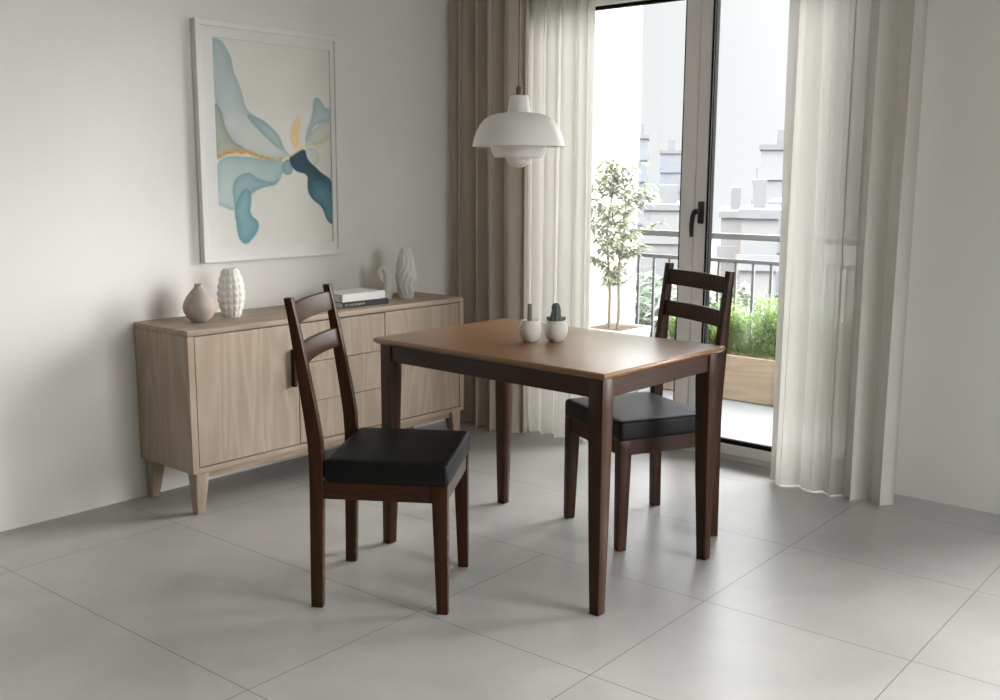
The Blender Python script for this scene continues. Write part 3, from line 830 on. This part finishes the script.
# ------------------------------------------------------------------ city beyond
def facade(name, col, win, sx, sz, bw=.55):
    m, nt, out = new_mat(name); g = NT(nt)
    p = g.n('ShaderNodeBsdfPrincipled'); g.l(p.outputs[0], out.inputs[0]); p.inputs['Roughness'].default_value = .9; p.inputs['Specular IOR Level'].default_value = .1
    tc = g.n('ShaderNodeTexCoord'); sp = g.n('ShaderNodeSeparateXYZ'); g.l(tc.outputs['Object'], sp.inputs[0])
    ad = g.n('ShaderNodeMath', operation='ADD'); g.l(sp.outputs[0], ad.inputs[0]); g.l(sp.outputs[1], ad.inputs[1])
    cb = g.n('ShaderNodeCombineXYZ'); g.l(ad.outputs[0], cb.inputs[0]); g.l(sp.outputs[2], cb.inputs[1])
    br = g.n('ShaderNodeTexBrick'); br.offset = 0; br.squash = 1
    br.inputs['Scale'].default_value = 1; br.inputs['Brick Width'].default_value = sx; br.inputs['Row Height'].default_value = sz
    br.inputs['Mortar Size'].default_value = bw; br.inputs['Mortar Smooth'].default_value = 0
    br.inputs['Color1'].default_value = (*win, 1); br.inputs['Color2'].default_value = tuple(c*1.12 for c in win)+(1,); br.inputs['Mortar'].default_value = (*col, 1)
    g.l(cb.outputs[0], br.inputs['Vector']); g.l(br.outputs['Color'], p.inputs['Base Color'])
    return m
roof_m = principled('roof_grey', (.13, .133, .137), .9, .1, noise=.05)
GZ = -26
def building(label, px0, px1, pyt, dist, depth, fac, steps=(), cat='building'):
    """stands dist metres out; extents from azimuth range and top elevation"""
    F = 1039.69; yaw = .7128; hz = 174
    def az(px): return yaw - math.atan((px-500)/F/math.cos(.1679))
    a0, a1 = az(px0), az(px1); am = (a0+a1)/2
    wdt = 2*dist*math.tan(abs(a0-a1)/2)
    top = 1.3 + dist*(hz-pyt)/F*1.0/math.cos(am-yaw)
    cx, cy = -math.sin(am)*(dist+depth/2), math.cos(am)*(dist+depth/2)
    t = thing('apartment_building', label, cat, (cx, cy, GZ), am, 'hazy city blocks beyond the balcony')
    H = top-GZ
    bm = BM(); box(bm, -wdt/2, wdt/2, -depth/2, depth/2, 0, H); 
    link('walls', bm, fac, t)
    bm = BM()
    box(bm, -wdt/2-.2, wdt/2+.2, -depth/2-.2, depth/2+.2, H, H+.5)
    box(bm, -wdt*.2, wdt*.15, -depth*.2, depth*.2, H+.5, H+2.2)
    link('roof', bm, roof_m, t)
    z = H-3.0
    while z > max(1, H-24):
        bm = BM(); box(bm, -wdt/2-.25, wdt/2+.25, -depth/2-.2, -depth/2, z, z+.9); link('floor_slab', bm, fac, t); z -= 3.0
    return t
f1 = facade('facade_cream', (.165, .163, .160), (.143, .145, .151), 3.2, 3.0)  # window and roof tones held close to the walls to imitate haze
f2 = facade('facade_blue', (.14, .147, .160), (.124, .132, .148), 2.6, 3.0)
f3 = facade('facade_rose', (.161, .153, .150), (.145, .143, .145), 3.0, 3.0)
f4 = facade('facade_white', (.172, .173, .174), (.153, .157, .164), 4.0, 3.0)
building('slim pale blue tower left of the potted tree top, seen through the left door leaf', 632, 642, 140, 150, 12, f2)
building('pale grey tower behind the right side of the potted tree', 655, 676, 154, 170, 16, f2)
building('broad cream block low behind the railing in the left door leaf', 640, 690, 208, 95, 14, f1)
building('pale rose block low behind the railing just right of the door handle', 716, 744, 214, 80, 12, f3)
building('slim blue tower just left of the big white block', 746, 752, 182, 150, 10, f2)
building('big white apartment block with stacked balconies beside the right sheer curtain', 752, 800, 151, 110, 20, f4)
building('blue grey block in front of the big white block', 764, 815, 205, 75, 14, f2)
building('low pale block with flat roof below the big white block', 736, 772, 214, 62, 10, f1)
# tree crowns in the street far below
def far_tree(label, px, py, dist, rad, seed):
    F = 1039.69; yaw = .7128
    a = yaw - math.atan((px-500)/F/math.cos(.1679)); z = 1.3 - dist*(py-174)/F
    rr = random.Random(seed)
    t = thing('street_tree', label, 'tree', (-math.sin(a)*dist, math.cos(a)*dist, GZ), 0, 'street trees below the balcony')
    hz = z-GZ
    bm = BM()
    for k in range(900):
        v = Vector((rr.gauss(0, 1), rr.gauss(0, 1), rr.gauss(0, 1))).normalized()*rad*rr.uniform(.7, 1.02)*(1+.25*mn.noise((v_ := rr.uniform(0, 9), 1, seed)))
        d = Vector((rr.gauss(0, 1), rr.gauss(0, 1), rr.gauss(0, .6)))
        leaf_quad(bm, v+Vector((0, 0, hz-rad)), d, Vector((0, 0, 1)), rad*.28, rad*.16, .2)
    link('foliage', bm, leaf_far, t)
    bm = BM(); tube(bm, [(0, 0, 0), (.1, 0, hz-rad*1.2), (0, 0, hz-rad*.4)], [.35, .25, .1], 8); link('trunk', bm, bark, t, 60)
far_tree('hazy green tree crown behind the bars, left of the far chair', 640, 272, 45, 2.2, 31)
far_tree('hazy green tree crown behind the bars, between the far chair back and the potted tree', 658, 285, 40, 1.9, 32)
far_tree('hazy green tree crown behind the bars, right of the door stile', 728, 280, 48, 1.7, 33)
ground_m = principled('street_ground', (.11, .112, .108), .95, .1, noise=.15, nscale=.05)
bm = BM(); box(bm, -400, 400, -400, 400, GZ-1, GZ); struct(link('floor_ground', bm, ground_m))

# ------------------------------------------------------------------ light
wld = bpy.data.worlds.new('sky'); scn.world = wld; wld.use_nodes = True
nt = wld.node_tree; nt.nodes.clear(); g = NT(nt)
wo = g.n('ShaderNodeOutputWorld'); bg = g.n('ShaderNodeBackground'); g.l(bg.outputs[0], wo.inputs[0])
# thin bright overcast: pale sky, much brighter towards the veiled sun on the right
SUN = Vector((.62, .60, .33)).normalized(); BASE, LOBE, POW, ZEN = .47, 17.5, 5.0, 11.0
tc = g.n('ShaderNodeTexCoord')
dt = g.n('ShaderNodeVectorMath', operation='DOT_PRODUCT'); g.l(tc.outputs['Generated'], dt.inputs[0]); dt.inputs[1].default_value = SUN
mx = g.n('ShaderNodeMath', operation='MAXIMUM'); g.l(dt.outputs['Value'], mx.inputs[0]); mx.inputs[1].default_value = 0
pw = g.n('ShaderNodeMath', operation='POWER'); g.l(mx.outputs[0], pw.inputs[0]); pw.inputs[1].default_value = POW
bg.inputs[0].default_value = (.955, .985, 1.0, 1); bg.inputs[1].default_value = BASE
bg2 = g.n('ShaderNodeBackground'); bg2.inputs[0].default_value = (1.0, .988, .972, 1)
ml = g.n('ShaderNodeMath', operation='MULTIPLY'); g.l(pw.outputs[0], ml.inputs[0]); ml.inputs[1].default_value = LOBE; g.l(ml.outputs[0], bg2.inputs[1])
sz = g.n('ShaderNodeSeparateXYZ'); g.l(tc.outputs['Generated'], sz.inputs[0])
zr = g.n('ShaderNodeMapRange'); g.l(sz.outputs[2], zr.inputs[0]); zr.inputs['From Min'].default_value = .18; zr.inputs['From Max'].default_value = .9
zr.inputs['To Min'].default_value = BASE; zr.inputs['To Max'].default_value = ZEN; g.l(zr.outputs[0], bg.inputs[1])
ads = g.n('ShaderNodeAddShader'); g.l(bg.outputs[0], ads.inputs[0]); g.l(bg2.outputs[0], ads.inputs[1]); g.l(ads.outputs[0], wo.inputs[0])
wld.cycles.sampling_method = 'MANUAL'; wld.cycles.sample_map_resolution = 512
def portal(name, loc, rot, sx, sy):
    ld = bpy.data.lights.new(name, 'AREA'); ld.shape = 'RECTANGLE'; ld.size = sx; ld.size_y = sy; ld.cycles.is_portal = True
    o = bpy.data.objects.new(name, ld); C.objects.link(o); o.location = loc; o.rotation_euler = rot
portal('daylight_portal', ((OX0+OX1)/2, YB+WT+.01, OZ/2), (-PI/2, 0, 0), OX1-OX0, OZ)
portal('daylight_portal', ((WX0+WX1)/2, YB+WT+.01, WZ1/2), (-PI/2, 0, 0), WX1-WX0, WZ1)

portal('daylight_portal', (XR+WT+.01, (VY0+VY1)/2, (VZ0+VZ1)/2), (PI/2, 0, PI/2), VY1-VY0, VZ1-VZ0)

# ------------------------------------------------------------------ camera
cd_ = bpy.data.cameras.new('camera'); cam = bpy.data.objects.new('camera', cd_); C.objects.link(cam); scn.camera = cam
f_px, pitch, yaw, roll, ch_ = 1039.6866, .1679, .7128, .0048, 1.3000
cd_.sensor_fit = 'HORIZONTAL'; cd_.sensor_width = 36; cd_.lens = f_px*36/1000; cd_.clip_start = .05; cd_.clip_end = 2000
cp, sp_, cy, sy = math.cos(pitch), math.sin(pitch), math.cos(yaw), math.sin(yaw)
fwv = Vector((-sy*cp, cy*cp, -sp_)); rv = Vector((cy, sy, 0)); uv = rv.cross(fwv)
r2 = rv*math.cos(roll)+uv*math.sin(roll); u2 = -rv*math.sin(roll)+uv*math.cos(roll)
M = Matrix((r2, u2, -fwv)).transposed().to_4x4(); M.translation = (0, 0, ch_); cam.matrix_world = M
vs = scn.view_settings; vs.view_transform = 'Standard'; vs.look = 'None'; vs.gamma = 1; vs.use_curve_mapping = False; vs.exposure = 1.12
scn.cycles.use_denoising = True
scn.cycles.max_bounces = 10; scn.cycles.diffuse_bounces = 6; scn.cycles.transparent_max_bounces = 16
scn.cycles.sample_clamp_indirect = 6; scn.cycles.caustics_reflective = False; scn.cycles.caustics_refractive = False
